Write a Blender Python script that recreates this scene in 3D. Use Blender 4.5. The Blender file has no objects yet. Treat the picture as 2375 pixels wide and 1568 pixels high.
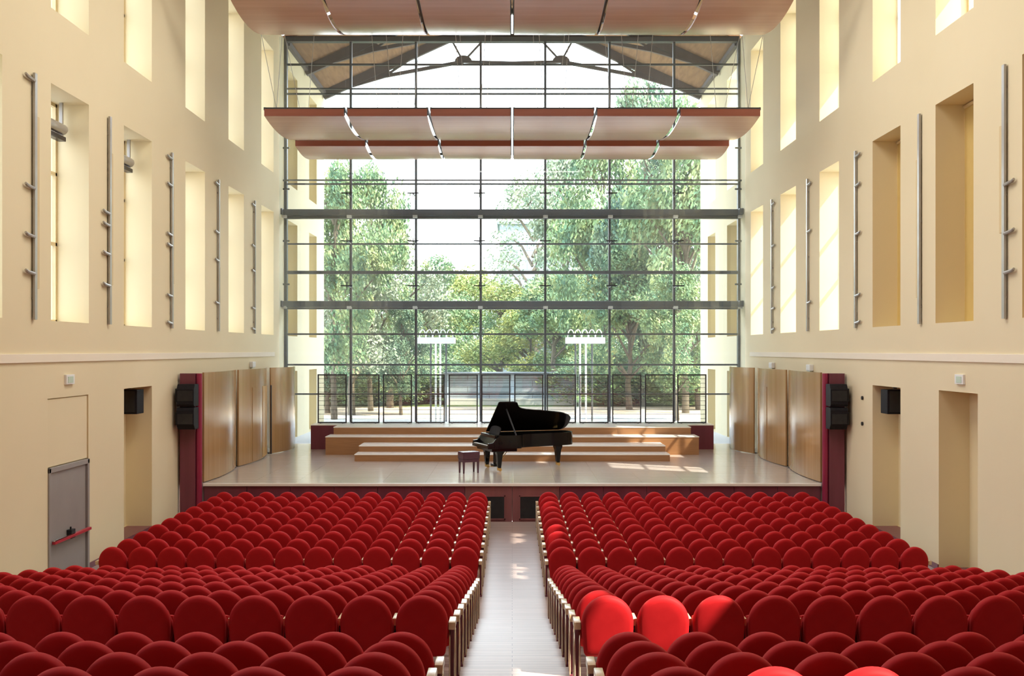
import bpy, bmesh, math, random
from mathutils import Vector, Matrix
R = random.Random(7)
scn = bpy.context.scene
COL = scn.collection
F = 2543.0            # focal length in pixels of the 2375 px wide frame
EYE = 4.72            # eye height above the floor of the front seating block
CX, HY = 1188.0, 812.0

def at(x, y, d):
    """point of the place seen at pixel (x, y) at distance d along the hall"""
    return Vector(((x - CX) * d / F, d, EYE - (y - HY) * d / F))

# ------------------------------------------------------------------ helpers
class MB:
    """collects shapes for ONE mesh object"""
    def __init__(s): s.v = []; s.f = []; s.mi = []; s.cur = 0
    def add(s, vs, fs):
        b = len(s.v); s.v.extend([tuple(p) for p in vs])
        for f in fs: s.f.append([b + i for i in f]); s.mi.append(s.cur)
    def box(s, x0, x1, y0, y1, z0, z1, m=None):
        vs = [Vector((x, y, z)) for x in (x0, x1) for y in (y0, y1) for z in (z0, z1)]
        if m is not None: vs = [m @ p for p in vs]
        s.add(vs, [(0, 1, 3, 2), (4, 6, 7, 5), (0, 4, 5, 1), (2, 3, 7, 6), (0, 2, 6, 4), (1, 5, 7, 3)])
    def tube(s, pts, r, n=8, cap=True):
        pts = [Vector(p) for p in pts]; rs = r if isinstance(r, (list, tuple)) else [r] * len(pts)
        rings = []
        up = None
        for i, p in enumerate(pts):
            t = (pts[min(i + 1, len(pts) - 1)] - pts[max(i - 1, 0)])
            if t.length < 1e-9: t = Vector((0, 0, 1))
            t.normalize()
            if up is None:
                up = Vector((0, 0, 1)) if abs(t.z) < .9 else Vector((1, 0, 0))
            a = t.cross(up)
            if a.length < 1e-6: a = t.cross(Vector((0, 1, 0)))
            a.normalize(); b = a.cross(t); b.normalize(); up = b
            rings.append([p + (a * math.cos(2 * math.pi * k / n) + b * math.sin(2 * math.pi * k / n)) * rs[i] for k in range(n)])
        vs = [q for ring in rings for q in ring]; fs = []
        for i in range(len(rings) - 1):
            for k in range(n):
                k2 = (k + 1) % n
                fs.append((i * n + k, i * n + k2, (i + 1) * n + k2, (i + 1) * n + k))
        if cap:
            fs.append(tuple(range(n - 1, -1, -1))); fs.append(tuple((len(rings) - 1) * n + k for k in range(n)))
        s.add(vs, fs)
    def prism(s, poly, z0, z1, m=None):
        """poly in xy, extruded in z"""
        n = len(poly)
        vs = [Vector((p[0], p[1], z0)) for p in poly] + [Vector((p[0], p[1], z1)) for p in poly]
        if m is not None: vs = [m @ p for p in vs]
        fs = [tuple(range(n - 1, -1, -1)), tuple(range(n, 2 * n))]
        fs += [(i, (i + 1) % n, n + (i + 1) % n, n + i) for i in range(n)]
        s.add(vs, fs)
    def quad(s, a, b, c, d): s.add([a, b, c, d], [(0, 1, 2, 3)])
    def loops(s, loops, cap=True):
        n = len(loops[0]); vs = [p for l in loops for p in l]; fs = []
        for i in range(len(loops) - 1):
            for k in range(n):
                k2 = (k + 1) % n
                fs.append((i * n + k, i * n + k2, (i + 1) * n + k2, (i + 1) * n + k))
        if cap:
            fs.append(tuple(range(n - 1, -1, -1))); fs.append(tuple((len(loops) - 1) * n + k for k in range(n)))
        s.add(vs, fs)
    def xform(s, m): s.v = [tuple(m @ Vector(p)) for p in s.v]; return s
    def mesh(s, name, mats, smooth=False, bevel=0.0, fixn=True):
        me = bpy.data.meshes.new(name)
        me.from_pydata(s.v, [], s.f)
        if not isinstance(mats, (list, tuple)): mats = [mats]
        for m in mats: me.materials.append(m)
        if len(mats) > 1: me.polygons.foreach_set('material_index', s.mi)
        bm = bmesh.new(); bm.from_mesh(me)
        if fixn: bmesh.ops.recalc_face_normals(bm, faces=bm.faces)
        if bevel: bmesh.ops.bevel(bm, geom=list(bm.edges), offset=bevel, segments=2, profile=.7, affect='EDGES', clamp_overlap=True)
        bm.to_mesh(me); bm.free()
        if smooth:
            me.polygons.foreach_set('use_smooth', [True] * len(me.polygons))
            try: me.set_sharp_from_angle(angle=math.radians(smooth if smooth is not True else 40))
            except Exception: pass
        me.update()
        return me
    def build(s, name, mats, parent=None, smooth=False, bevel=0.0, fixn=True):
        return link(name, s.mesh(name, mats, smooth, bevel, fixn), parent)

def link(name, me, parent=None):
    o = bpy.data.objects.new(name, me); COL.objects.link(o)
    if parent is not None: o.parent = parent
    return o
def empty(name, loc=(0, 0, 0), rz=0.0):
    o = bpy.data.objects.new(name, None); COL.objects.link(o)
    o.location = loc; o.rotation_euler = (0, 0, rz); o.empty_display_size = .2
    return o
def tag(o, label, cat, group=None):
    o['label'] = label; o['category'] = cat
    if group: o['group'] = group
    return o
def struct(o, label=None):
    o['kind'] = 'structure'
    if label: o['label'] = label
    return o
def dup(root):
    r = root.copy(); COL.objects.link(r)
    for ch in root.children:
        c = ch.copy(); COL.objects.link(c); c.parent = r
        for g in ch.children:
            d = g.copy(); COL.objects.link(d); d.parent = c
    return r
ORD = ['first', 'second', 'third', 'fourth', 'fifth', 'sixth', 'seventh', 'eighth', 'ninth', 'tenth', 'eleventh', 'twelfth', 'thirteenth']

# ------------------------------------------------------------------ materials
def srgb(r, g, b):
    f = lambda c: (c / 255 / 12.92) if c / 255 <= .04045 else ((c / 255 + .055) / 1.055) ** 2.4
    return (f(r), f(g), f(b), 1)
def base(name, col, rough=.6, spec=.5, metal=0.0, **kw):
    m = bpy.data.materials.new(name); m.use_nodes = True
    b = m.node_tree.nodes['Principled BSDF']
    b.inputs['Base Color'].default_value = col; b.inputs['Roughness'].default_value = rough
    b.inputs['Specular IOR Level'].default_value = spec; b.inputs['Metallic'].default_value = metal
    for k, v in kw.items(): b.inputs[k].default_value = v
    return m, m.node_tree, b
def noisy(name, c1, c2, scale=6, rough=.6, spec=.5, metal=0.0, stretch=(1, 1, 1), detail=4, coord='Object', bump=0.0, **kw):
    m, nt, b = base(name, c1, rough, spec, metal, **kw)
    N = nt.nodes; L = nt.links
    tc = N.new('ShaderNodeTexCoord'); mp = N.new('ShaderNodeMapping'); mp.inputs['Scale'].default_value = stretch
    no = N.new('ShaderNodeTexNoise'); no.inputs['Scale'].default_value = scale; no.inputs['Detail'].default_value = detail
    cr = N.new('ShaderNodeValToRGB'); cr.color_ramp.elements[0].color = c1; cr.color_ramp.elements[1].color = c2
    cr.color_ramp.elements[0].position = .3; cr.color_ramp.elements[1].position = .7
    L.new(tc.outputs[coord], mp.inputs['Vector']); L.new(mp.outputs[0], no.inputs['Vector'])
    L.new(no.outputs[0], cr.inputs[0]); L.new(cr.outputs[0], b.inputs['Base Color'])
    if bump:
        bp = N.new('ShaderNodeBump'); bp.inputs['Strength'].default_value = bump; bp.inputs['Distance'].default_value = .02
        L.new(no.outputs[0], bp.inputs['Height']); L.new(bp.outputs[0], b.inputs['Normal'])
    return m
def planks(name, c1, c2, cm, rough, w=1.6, h=.12, swap=False, spec=.6, mortar=.004):
    """floor boards running along x (along y if swap)"""
    m, nt, b = base(name, c1, rough, spec)
    N = nt.nodes; L = nt.links
    tc = N.new('ShaderNodeTexCoord'); mp = N.new('ShaderNodeMapping')
    if swap: mp.inputs['Rotation'].default_value = (0, 0, math.pi / 2)
    br = N.new('ShaderNodeTexBrick'); br.inputs['Scale'].default_value = 1
    br.inputs['Brick Width'].default_value = w; br.inputs['Row Height'].default_value = h
    br.inputs['Mortar Size'].default_value = mortar; br.inputs['Color1'].default_value = c1; br.inputs['Color2'].default_value = c2
    br.inputs['Mortar'].default_value = cm; br.inputs['Bias'].default_value = 0
    no = N.new('ShaderNodeTexNoise'); no.inputs['Scale'].default_value = 3; no.inputs['Detail'].default_value = 5
    mp2 = N.new('ShaderNodeMapping'); mp2.inputs['Scale'].default_value = (14, 1, 1) if swap else (1, 14, 1)
    mx = N.new('ShaderNodeMix'); mx.data_type = 'RGBA'; mx.blend_type = 'MULTIPLY'; mx.inputs[0].default_value = .35
    L.new(tc.outputs['Object'], mp.inputs[0]); L.new(mp.outputs[0], br.inputs[0])
    L.new(tc.outputs['Object'], mp2.inputs[0]); L.new(mp2.outputs[0], no.inputs[0])
    L.new(br.outputs[0], mx.inputs[6]); L.new(no.outputs[0], mx.inputs[7]); L.new(mx.outputs[2], b.inputs['Base Color'])
    return m
def glass(name, tint=(1, 1, 1, 1), refl=.06, rough=0.0):
    m = bpy.data.materials.new(name); m.use_nodes = True; nt = m.node_tree; nt.nodes.clear()
    o = nt.nodes.new('ShaderNodeOutputMaterial'); t = nt.nodes.new('ShaderNodeBsdfTransparent'); t.inputs[0].default_value = tint
    g = nt.nodes.new('ShaderNodeBsdfGlossy'); g.inputs['Roughness'].default_value = rough
    x = nt.nodes.new('ShaderNodeMixShader'); x.inputs[0].default_value = refl
    nt.links.new(t.outputs[0], x.inputs[1]); nt.links.new(g.outputs[0], x.inputs[2]); nt.links.new(x.outputs[0], o.inputs[0])
    return m
def translucent(name, col, mixd=.3):
    m = bpy.data.materials.new(name); m.use_nodes = True; nt = m.node_tree; nt.nodes.clear()
    o = nt.nodes.new('ShaderNodeOutputMaterial'); t = nt.nodes.new('ShaderNodeBsdfTranslucent'); t.inputs[0].default_value = col
    d = nt.nodes.new('ShaderNodeBsdfDiffuse'); d.inputs[0].default_value = col
    x = nt.nodes.new('ShaderNodeMixShader'); x.inputs[0].default_value = mixd
    nt.links.new(t.outputs[0], x.inputs[1]); nt.links.new(d.outputs[0], x.inputs[2]); nt.links.new(x.outputs[0], o.inputs[0])
    return m
def leafmat(name, c1, c2, c3):
    m, nt, b = base(name, c1, .7, .2)
    N = nt.nodes; L = nt.links
    tc = N.new('ShaderNodeTexCoord'); no = N.new('ShaderNodeTexNoise'); no.inputs['Scale'].default_value = .9; no.inputs['Detail'].default_value = 6
    cr = N.new('ShaderNodeValToRGB'); e = cr.color_ramp.elements; e[0].color = c1; e[1].color = c3; e[0].position = .36; e[1].position = .64
    k = e.new(.5); k.color = c2
    L.new(tc.outputs['Object'], no.inputs[0]); L.new(no.outputs[0], cr.inputs[0]); L.new(cr.outputs[0], b.inputs['Base Color'])
    return m

M = {}
M['wall'] = noisy('cream_plaster', (.79, .695, .475, 1), (.82, .725, .505, 1), .35, .85, .2)
M['reveal'] = noisy('ochre_reveal', (.78, .67, .42, 1), (.81, .70, .45, 1), .35, .85, .2)
M['band'] = noisy('pale_band', (.88, .81, .67, 1), (.9, .83, .7, 1), .5, .8, .2)
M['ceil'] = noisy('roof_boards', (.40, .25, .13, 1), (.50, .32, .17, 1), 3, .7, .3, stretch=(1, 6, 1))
M['floor'] = planks('aisle_boards', (.52, .40, .36, 1), (.45, .34, .30, 1), (.12, .07, .06, 1), .3, 2.2, .11)
M['stage'] = planks('stage_boards', (.74, .67, .62, 1), (.69, .62, .57, 1), (.42, .34, .29, 1), .15, 2.4, .14, spec=.9)
M['riser'] = noisy('golden_plywood', (.31, .155, .068, 1), (.37, .19, .085, 1), 3, .32, .45, stretch=(.6, 1, 9))
M['riser_top'] = noisy('pale_tread', (.83, .78, .72, 1), (.86, .82, .77, 1), 2, .25, .5, stretch=(.6, 8, 1))
M['maroon'] = noisy('maroon_lacquer', (.15, .035, .055, 1), (.19, .045, .07, 1), 1.2, .3, .4, stretch=(3, 3, .3))
M['mauve'] = noisy('mauve_lacquer', (.20, .07, .075, 1), (.25, .09, .09, 1), 1.2, .3, .4, stretch=(3, 3, .3))
M['maroon_glint'] = noisy('maroon_edge_glint', (.26, .02, .06, 1), (.32, .03, .08, 1), 1.2, .3, .4)  # maroon brightened in the colour where the curved edge reflects
M['screenwood'] = noisy('cherry_veneer', (.36, .205, .085, 1), (.46, .28, .13, 1), 1.6, .17, .6, stretch=(4, 4, .12))
M['doorwood'] = noisy('amber_veneer', (.48, .25, .05, 1), (.54, .29, .07, 1), 1.6, .3, .5, stretch=(4, 4, .12))
M['canopy'] = noisy('reflector_veneer', (.44, .235, .155, 1), (.50, .28, .19, 1), 1.2, .26, .5, stretch=(.25, 5, 5))
M['fascia'] = noisy('cherry_fascia', (.30, .095, .06, 1), (.35, .12, .075, 1), 1.2, .4, .4, stretch=(.3, 5, 5))
M['red'] = noisy('red_velvet', (.40, .006, .010, 1), (.44, .008, .012, 1), 9, .7, .2, **{'Sheen Weight': .2, 'Sheen Roughness': .35, 'Sheen Tint': (1, .12, .12, 1)})
M['arm'] = noisy('beech', (.66, .49, .30, 1), (.72, .55, .35, 1), 6, .2, 1.0, stretch=(6, 1, 6))
M['black'] = noisy('black_steel', (.012, .012, .014, 1), (.02, .02, .022, 1), 8, .5, .4)
M['speaker'] = noisy('black_cabinet', (.010, .009, .012, 1), (.016, .014, .018, 1), 20, .6, .15)
M['grey'] = noisy('grey_steel', (.05, .055, .06, 1), (.065, .07, .075, 1), 2, .4, .5)
M['dark'] = noisy('dark_steel', (.02, .02, .026, 1), (.03, .03, .036, 1), 2, .45, .5)
M['pole'] = noisy('brushed_aluminium', (.40, .38, .35, 1), (.46, .44, .41, 1), 3, .35, .5, .4)
M['cream_metal'] = noisy('champagne_metal', (.72, .62, .44, 1), (.78, .68, .5, 1), 4, .25, .5, .6)
M['piano'] = noisy('ebony_lacquer', (.006, .006, .007, 1), (.009, .008, .009, 1), 3, .1, .3)
M['ebony_mat'] = noisy('ebony_satin', (.02, .014, .018, 1), (.028, .02, .024, 1), 3, .3, .4)
M['brass'] = noisy('brass', (.75, .50, .18, 1), (.80, .56, .22, 1), 6, .22, .5, 1.0)
M['ivory'] = noisy('ivory_keys', (.93, .92, .88, 1), (.95, .94, .91, 1), 5, .35, .5)
M['bench'] = noisy('burgundy_leather', (.075, .028, .045, 1), (.095, .035, .055, 1), 8, .25, .5)
M['white'] = noisy('white_plastic', (.82, .82, .82, 1), (.86, .86, .86, 1), 4, .4, .5)
M['greenish'] = noisy('green_diffuser', (.50, .62, .52, 1), (.55, .66, .56, 1), 4, .3, .5)
M['doorgrey'] = noisy('grey_paint', (.30, .28, .27, 1), (.33, .31, .30, 1), 1.5, .45, .4)
M['redbar'] = noisy('red_plastic', (.45, .02, .04, 1), (.5, .03, .05, 1), 4, .35, .5)
M['chrome'] = noisy('chrome', (.75, .75, .76, 1), (.8, .8, .81, 1), 4, .15, .5, 1.0)
M['winframe'] = noisy('cream_frame', (.68, .54, .30, 1), (.72, .58, .33, 1), 2, .6, .3)
M['glass'] = glass('clear_glass', (.74, .755, .77, 1), .05)
M['glass_wall'] = glass('curtain_glass', (.93, .965, .955, 1), .05)
def haze_veil(m, k):  # mixes in a translucent veil that imitates bloom haze
    nt = m.node_tree; o = nt.nodes['Material Output'] if 'Material Output' in nt.nodes else [n for n in nt.nodes if n.type == 'OUTPUT_MATERIAL'][0]
    src = o.inputs[0].links[0].from_socket; t = nt.nodes.new('ShaderNodeBsdfTranslucent'); t.inputs[0].default_value = (.95, .97, 1, 1)
    x = nt.nodes.new('ShaderNodeMixShader'); x.inputs[0].default_value = k
    nt.links.new(src, x.inputs[1]); nt.links.new(t.outputs[0], x.inputs[2]); nt.links.new(x.outputs[0], o.inputs[0])
haze_veil(M['glass_wall'], .022)
M['screen_glass'] = glass('smoked_acrylic', (.86, .85, .82, 1), .05)
M['blind'] = translucent('white_blind', (.93, .93, .91, 1), .15)
M['shutter'] = noisy('ochre_shutter', (.62, .45, .16, 1), (.66, .48, .18, 1), 3, .8, .2)
M['paving'] = noisy('pale_paving', (.55, .53, .50, 1), (.62, .60, .57, 1), .6, .9, .1)
M['loggia'] = noisy('white_screed', (.62, .62, .64, 1), (.68, .68, .70, 1), .6, .6, .3)
M['sand'] = noisy('sandy_path', (.50, .39, .29, 1), (.56, .45, .34, 1), .5, .95, .1)
M['grass'] = noisy('park_grass', (.07, .12, .03, 1), (.13, .17, .05, 1), .4, .95, .1)
M['bark'] = noisy('tree_bark', (.08, .065, .05, 1), (.17, .14, .10, 1), 4, .95, .1, stretch=(3, 3, .5), bump=.4)
M['leaf'] = leafmat('green_leaves', (.08, .16, .09, 1), (.19, .28, .13, 1), (.36, .39, .17, 1))
M['leaf_dark'] = leafmat('dark_leaves', (.06, .12, .085, 1), (.13, .20, .12, 1), (.25, .31, .18, 1))
M['leaf_yellow'] = leafmat('yellowing_leaves', (.15, .23, .08, 1), (.31, .35, .11, 1), (.52, .47, .13, 1))
M['leaf_pale'] = leafmat('pale_leaves', (.16, .22, .15, 1), (.28, .33, .22, 1), (.42, .45, .32, 1))
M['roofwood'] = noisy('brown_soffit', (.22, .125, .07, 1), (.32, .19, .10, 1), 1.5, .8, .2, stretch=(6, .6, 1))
M['truss'] = noisy('truss_steel', (.10, .085, .085, 1), (.13, .11, .11, 1), 2, .6, .3)
def bricks(name, c1, c2, cm, w, h, mort):
    m, nt, b = base(name, c1, .8, .2)
    N = nt.nodes; L = nt.links
    tc = N.new('ShaderNodeTexCoord'); mp = N.new('ShaderNodeMapping'); mp.inputs['Rotation'].default_value = (math.pi / 2, 0, 0)
    br = N.new('ShaderNodeTexBrick'); br.inputs['Scale'].default_value = 1; br.inputs['Brick Width'].default_value = w; br.inputs['Row Height'].default_value = h
    br.inputs['Mortar Size'].default_value = mort; br.inputs['Color1'].default_value = c1; br.inputs['Color2'].default_value = c2; br.inputs['Mortar'].default_value = cm
    L.new(tc.outputs['Object'], mp.inputs[0]); L.new(mp.outputs[0], br.inputs[0]); L.new(br.outputs[0], b.inputs['Base Color'])
    return m
M['stone'] = bricks('pale_stone_blocks', (.30, .36, .40, 1), (.34, .39, .43, 1), (.15, .18, .2, 1), 2.4, 1.1, .03)
M['slate'] = bricks('blue_grey_boards', (.30, .35, .40, 1), (.34, .39, .44, 1), (.14, .16, .18, 1), 3.0, .42, .02)

# ------------------------------------------------------------------ the hall
W, WO = 9.15, 10.0
COLS = [(5.2, 7.2), (9.4, 11.4), (13.5, 15.5), (17.7, 19.67), (21.75, 23.7), (25.84, 27.84), (30.7, 32.65), (35.36, 37.4), (40.0, 42.05), (44.6, 46.7), (49.4, 51.3)]
LOW, UPP = (5.30, 10.02), (11.52, 16.2)
YB, YG, YM, YE = -6.0, 42.95, 44.1, 53.3   # behind the viewer, glass, mullions, end of the open loggia
ZT = 17.22

def wall_mesh(mb, side, openings, niches=()):
    """side -1/+1; openings pass through, niches (with a depth) are closed at the back"""
    xi, xo = side * W, side * WO
    ys = sorted({YB, YE, *[o[0] for o in openings], *[o[1] for o in openings], *[o[0] for o in niches], *[o[1] for o in niches]})
    zs = sorted({-.2, ZT, *[o[2] for o in openings], *[o[3] for o in openings], *[o[2] for o in niches], *[o[3] for o in niches]})
    def hole(y, z, lst): return any(o[0] < y < o[1] and o[2] < z < o[3] for o in lst)
    for i in range(len(ys) - 1):
        for j in range(len(zs) - 1):
            y0, y1, z0, z1 = ys[i], ys[i + 1], zs[j], zs[j + 1]
            yc, zc = (y0 + y1) / 2, (z0 + z1) / 2
            t = hole(yc, zc, openings)
            if not t and not hole(yc, zc, niches): mb.quad((xi, y0, z0), (xi, y1, z0), (xi, y1, z1), (xi, y0, z1))
            if not t: mb.quad((xo, y0, z0), (xo, y1, z0), (xo, y1, z1), (xo, y0, z1))
    mb.cur = 1
    for (y0, y1, z0, z1) in openings:
        mb.quad((xi, y0, z0), (xo, y0, z0), (xo, y0, z1), (xi, y0, z1)); mb.quad((xi, y1, z0), (xo, y1, z0), (xo, y1, z1), (xi, y1, z1))
        mb.quad((xi, y0, z0), (xo, y0, z0), (xo, y1, z0), (xi, y1, z0)); mb.quad((xi, y0, z1), (xo, y0, z1), (xo, y1, z1), (xi, y1, z1))
    for (y0, y1, z0, z1, d) in niches:
        xn = side * (W + d)
        mb.quad((xi, y0, z0), (xn, y0, z0), (xn, y0, z1), (xi, y0, z1)); mb.quad((xi, y1, z0), (xn, y1, z0), (xn, y1, z1), (xi, y1, z1))
        mb.quad((xi, y0, z0), (xn, y0, z0), (xn, y1, z0), (xi, y1, z0)); mb.quad((xi, y0, z1), (xn, y0, z1), (xn, y1, z1), (xi, y1, z1))
        mb.quad((xn, y0, z0), (xn, y1, z0), (xn, y1, z1), (xn, y0, z1))
    mb.cur = 0
    mb.quad((xi, YB, -.2), (xo, YB, -.2), (xo, YB, ZT), (xi, YB, ZT)); mb.quad((xi, YE, -.2), (xo, YE, -.2), (xo, YE, ZT), (xi, YE, ZT))
    mb.quad((xi, YB, ZT), (xo, YB, ZT), (xo, YE, ZT), (xi, YE, ZT))

win = [(a, b, *LOW) for a, b in COLS[:9]] + [(a, b, *UPP) for a, b in COLS[:9]]
ext = [(44.6, 46.7, 1.03, 3.84, .66), (49.4, 51.3, 1.03, 3.84, .66)] + [(a, b, *LOW, .66) for a, b in COLS[9:]]
extl = ext + [(a, b, *UPP, .66) for a, b in COLS[9:]]
SUN_SLOTS = [(6.3, 7.78, 11.3, 14.05), (1.9, 3.08, 11.85, 14.25)]   # two unseen right wall openings added to let sun onto chosen seats
mb = MB(); wall_mesh(mb, -1, win, extl + [(25.84, 27.84, .25, 3.81, .66), (21.6, 23.67, 0.0, 3.76, .06)])
struct(mb.build('wall_left', [M['wall'], M['reveal']], fixn=False), 'cream plaster side wall with two tiers of tall deep window openings')
mb = MB(); wall_mesh(mb, 1, [w_ for w_ in win if w_[0] > 6] + [(a, b, *UPP) for a, b in COLS[9:]] + SUN_SLOTS, ext + [(25.84, 27.84, .25, 3.83, .66), (21.55, 23.52, .02, 3.86, .66)])
struct(mb.build('wall_right', [M['wall'], M['reveal']], fixn=False), 'cream plaster side wall facing the grey door')
# window frames with panes; blinds against the sun added on some
wn = 2
for side in (-1, 1):
    for tier, (z0, z1) in enumerate((LOW, UPP)):
        for ci, (y0, y1) in enumerate(COLS[:9]):
            if side > 0 and ci == 0: continue
            e = empty('window_%d' % wn, (side * 9.88, (y0 + y1) / 2, z0)); wn += 1
            struct(e)
            hw, hh = (y1 - y0) / 2, z1 - z0
            f = MB(); t = .07
            for yy in (-hw + t / 2, 0, hw - t / 2): f.box(-.04, .04, yy - t / 2, yy + t / 2, 0, hh)
            for zz in (t / 2, hh * .36, hh * .68, hh - t / 2): f.box(-.04, .04, -hw, hw, zz - t / 2, zz + t / 2)
            f.build('window_frame', M['winframe'], e)
            g = MB(); g.box(-.006, .006, -hw + .02, hw - .02, .02, hh - .02); g.build('pane', M['glass'], e)

# string course and skirting
for side, nm, nb in ((-1, 'trim_1', 'baseboard_left'), (1, 'trim_2', 'baseboard_right')):
    b = MB(); x0, x1 = sorted((side * W, side * (W - .035))); b.box(x0, x1, YB, 42.1, 4.48, 4.645)
    struct(b.build(nm, M['band'], bevel=.008), 'pale string course running along the plaster wall')
    b = MB(); x0, x1 = sorted((side * W, side * (W - .025)))
    gaps = [(25.84, 27.84), (21.6, 23.67)] if side < 0 else [(25.84, 27.84), (21.55, 23.52)]
    for y0, y1 in ((19.4, gaps[1][0]), (gaps[1][1], gaps[0][0]), (gaps[0][1], 30.1)): b.box(x0, x1, y0, y1, 0, .12)
    xn0, xn1 = sorted((side * (W - .01), side * (W + .62)))
    b.box(xn0, xn1, 25.86, 27.82, .0, .26)
    if side > 0: b.box(xn0, xn1, 21.57, 23.5, .02, .06)
    struct(b.build(nb, M['maroon']))

# floor: flat front block, then one step a row up to the viewer
ROWS = []     # block (0 front, 1 middle, 2 rear), row from stage, y, z
for k in range(10): ROWS.append((0, k, 29.07 - .9 * k, 0.0))
for k in range(10): ROWS.append((1, k, 19.17 - .9 * k, .143 * k))
for k in range(4): ROWS.append((2, k, 9.07 - .9 * k, 1.434 + .1645 * k))
fl = MB()
edges = [(30.2, 0.0)] + [(y + .4, z) for b, k, y, z in ROWS if b and z > .01]
for k in range(4, 12): edges.append((9.07 - .9 * k + .4, 1.434 + .1645 * k))
edges.append((YB, None))
for i in range(len(edges) - 1):
    y1, z = edges[i]; y0 = edges[i + 1][0]
    fl.box(-W, W, y0, y1, z - .25 if i else -.2, z)
struct(fl.build('floor', M['floor'], fixn=True), 'reddish wooden floor stepping up row by row')

# roof over the hall
def gable(mb, y0, y1, th=.25, x1=9.95, z0=17.19, sl=.457, off=0.0):
    for s in (-1, 1):
        a = (s * x1, z0 - .8 * sl + off); b = (0, z0 + 9.15 * sl + off)
        mb.add([(a[0], y0, a[1]), (b[0], y0, b[1]), (b[0], y0, b[1] + th), (a[0], y0, a[1] + th),
                (a[0], y1, a[1]), (b[0], y1, b[1]), (b[0], y1, b[1] + th), (a[0], y1, a[1] + th)],
               [(0, 1, 2, 3), (7, 6, 5, 4), (0, 4, 5, 1), (1, 5, 6, 2), (2, 6, 7, 3), (3, 7, 4, 0)])
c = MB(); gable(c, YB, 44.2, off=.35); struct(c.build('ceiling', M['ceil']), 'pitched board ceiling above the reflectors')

b = MB(); b.box(-WO, WO, YB - .3, YB, -.2, 21.5)  # unseen end closed off to dim glass reflections and bounce
struct(b.build('wall_back', M['ceil']), 'dark board wall added behind the viewer to cut fill and reflections')
# ------------------------------------------------------------------ curtain wall behind the stage (window_1)
ZS = 1.055           # stage level
cw = struct(empty('window_1', (0, YM, ZS)), 'full height glazed wall behind the stage')
def zy(y, d=YM): return EYE - (y - HY) * d / F
loc = Matrix.Translation((0, -YM, -ZS))
g = MB()
apex = 17.19 + 9.15 * .457
pw = 2.62
for i in range(7):
    x0 = -W + .02 + i * (2 * W - .04) / 7; x1 = x0 + (2 * W - .04) / 7
    g.box(x0 + .006, x1 - .006, YG - .006, YG + .006, ZS + .01, 17.0)
g.add([(-9.1, YG, 17.25), (9.1, YG, 17.25), (0, YG, apex + .2)], [(0, 1, 2)])
g.xform(loc).build('pane', M['glass_wall'], cw)
for x in (814, 965, 1115, 1264.5, 1413.5, 1563):
    m_ = MB(); X = (x - CX) * YM / F; m_.box(X - .045, X + .045, YM - .09, YM + .09, ZS, 17.1)
    m_.xform(loc).build('mullion', M['dark'], cw)
for x in (661.5, 1715.5):
    m_ = MB(); X = (x - CX) * YM / F; m_.box(X - .09, X + .09, YM - .12, YM + .12, ZS, 17.2)
    m_.xform(loc).build('corner_post', M['dark'], cw)
for y, h in ((150, .07), (206, .05), (218, .06), (418, .05), (427, .06), (566, .06), (632, .13), (775, .07), (846, .07), (914, .06)):
    t = MB(); z = zy(y); t.box(-9.1, 9.1, YM - .05, YM + .05, z - h / 2, z + h / 2)
    t.xform(loc).build('transom', M['dark'], cw)
t = MB(); t.box(-9.12, 9.12, YM - .15, YM + .15, zy(98), zy(86)); t.xform(loc).build('tie_beam', M['dark'], cw)
for ya, yb, yc in ((485, 499, 506), (698, 712, 717)):
    t = MB(); za, zb, zc = zy(ya, 43.6), zy(yb, 43.6), zy(yc, 43.6)
    t.box(-9.1, 9.1, 43.6, YM - .13, zb, za); t.box(-9.1, 9.1, 43.75, YM - .13, zc, zb - .01)
    o = t.xform(loc).build('walkway_beam', M['grey'], cw, bevel=.02)
    for x in (665, 814, 965, 1115, 1264.5, 1413.5, 1563, 1712):
        k = MB(); X = (x - CX) * YM / F; k.box(X - .09, X + .09, 43.57, 43.75, zc + .02, zc + .12)
        k.xform(loc).build('clamp', M['white'], o)
    for s in (-1, 1):
        k = MB(); k.box(s * 9.12 - .14, s * 9.12 + .03 if s < 0 else s * 9.12 + .02, 43.3, 43.6, zb, za); k.xform(loc).build('beam_bracket', M['grey'], cw, bevel=.02)
for x in (804, 958, 1112, 1265, 1419, 1573):
    for y in (448, 559, 663):
        s = MB(); p = at(x, y, YG - .12)
        s.tube([p + Vector((-.22, 0, .01)), p + Vector((0, 0, 0)), p + Vector((.22, 0, .01))], .025, 6)
        s.tube([p + Vector((0, .03, -.16)), p + Vector((0, .03, .16))], .016, 6)
        s.tube([p, p + Vector((0, .12, 0))], .03, 6)
        for dx in (-.2, .2): s.tube([p + Vector((dx, 0, .01)), p + Vector((dx, .11, .01))], .02, 6)
        s.tube([p, p + Vector(((x - CX) * (YM - YG) / F * 0, YM - YG - .05, 0))], .02, 6)
        s.xform(loc).build('spider_fitting', M['dark'], cw)
for x in (650, 1726):
    for y in (440, 560, 660, 345, 420):
        s = MB(); X = math.copysign(9.02, x - CX); z = zy(y, 43.3); s.box(min(X, X - math.copysign(.26, X)), max(X, X - math.copysign(.26, X)), 43.1, 43.16, z - .03, z + .03)
        s.xform(loc).build('edge_clip', M['dark'], cw)

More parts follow.
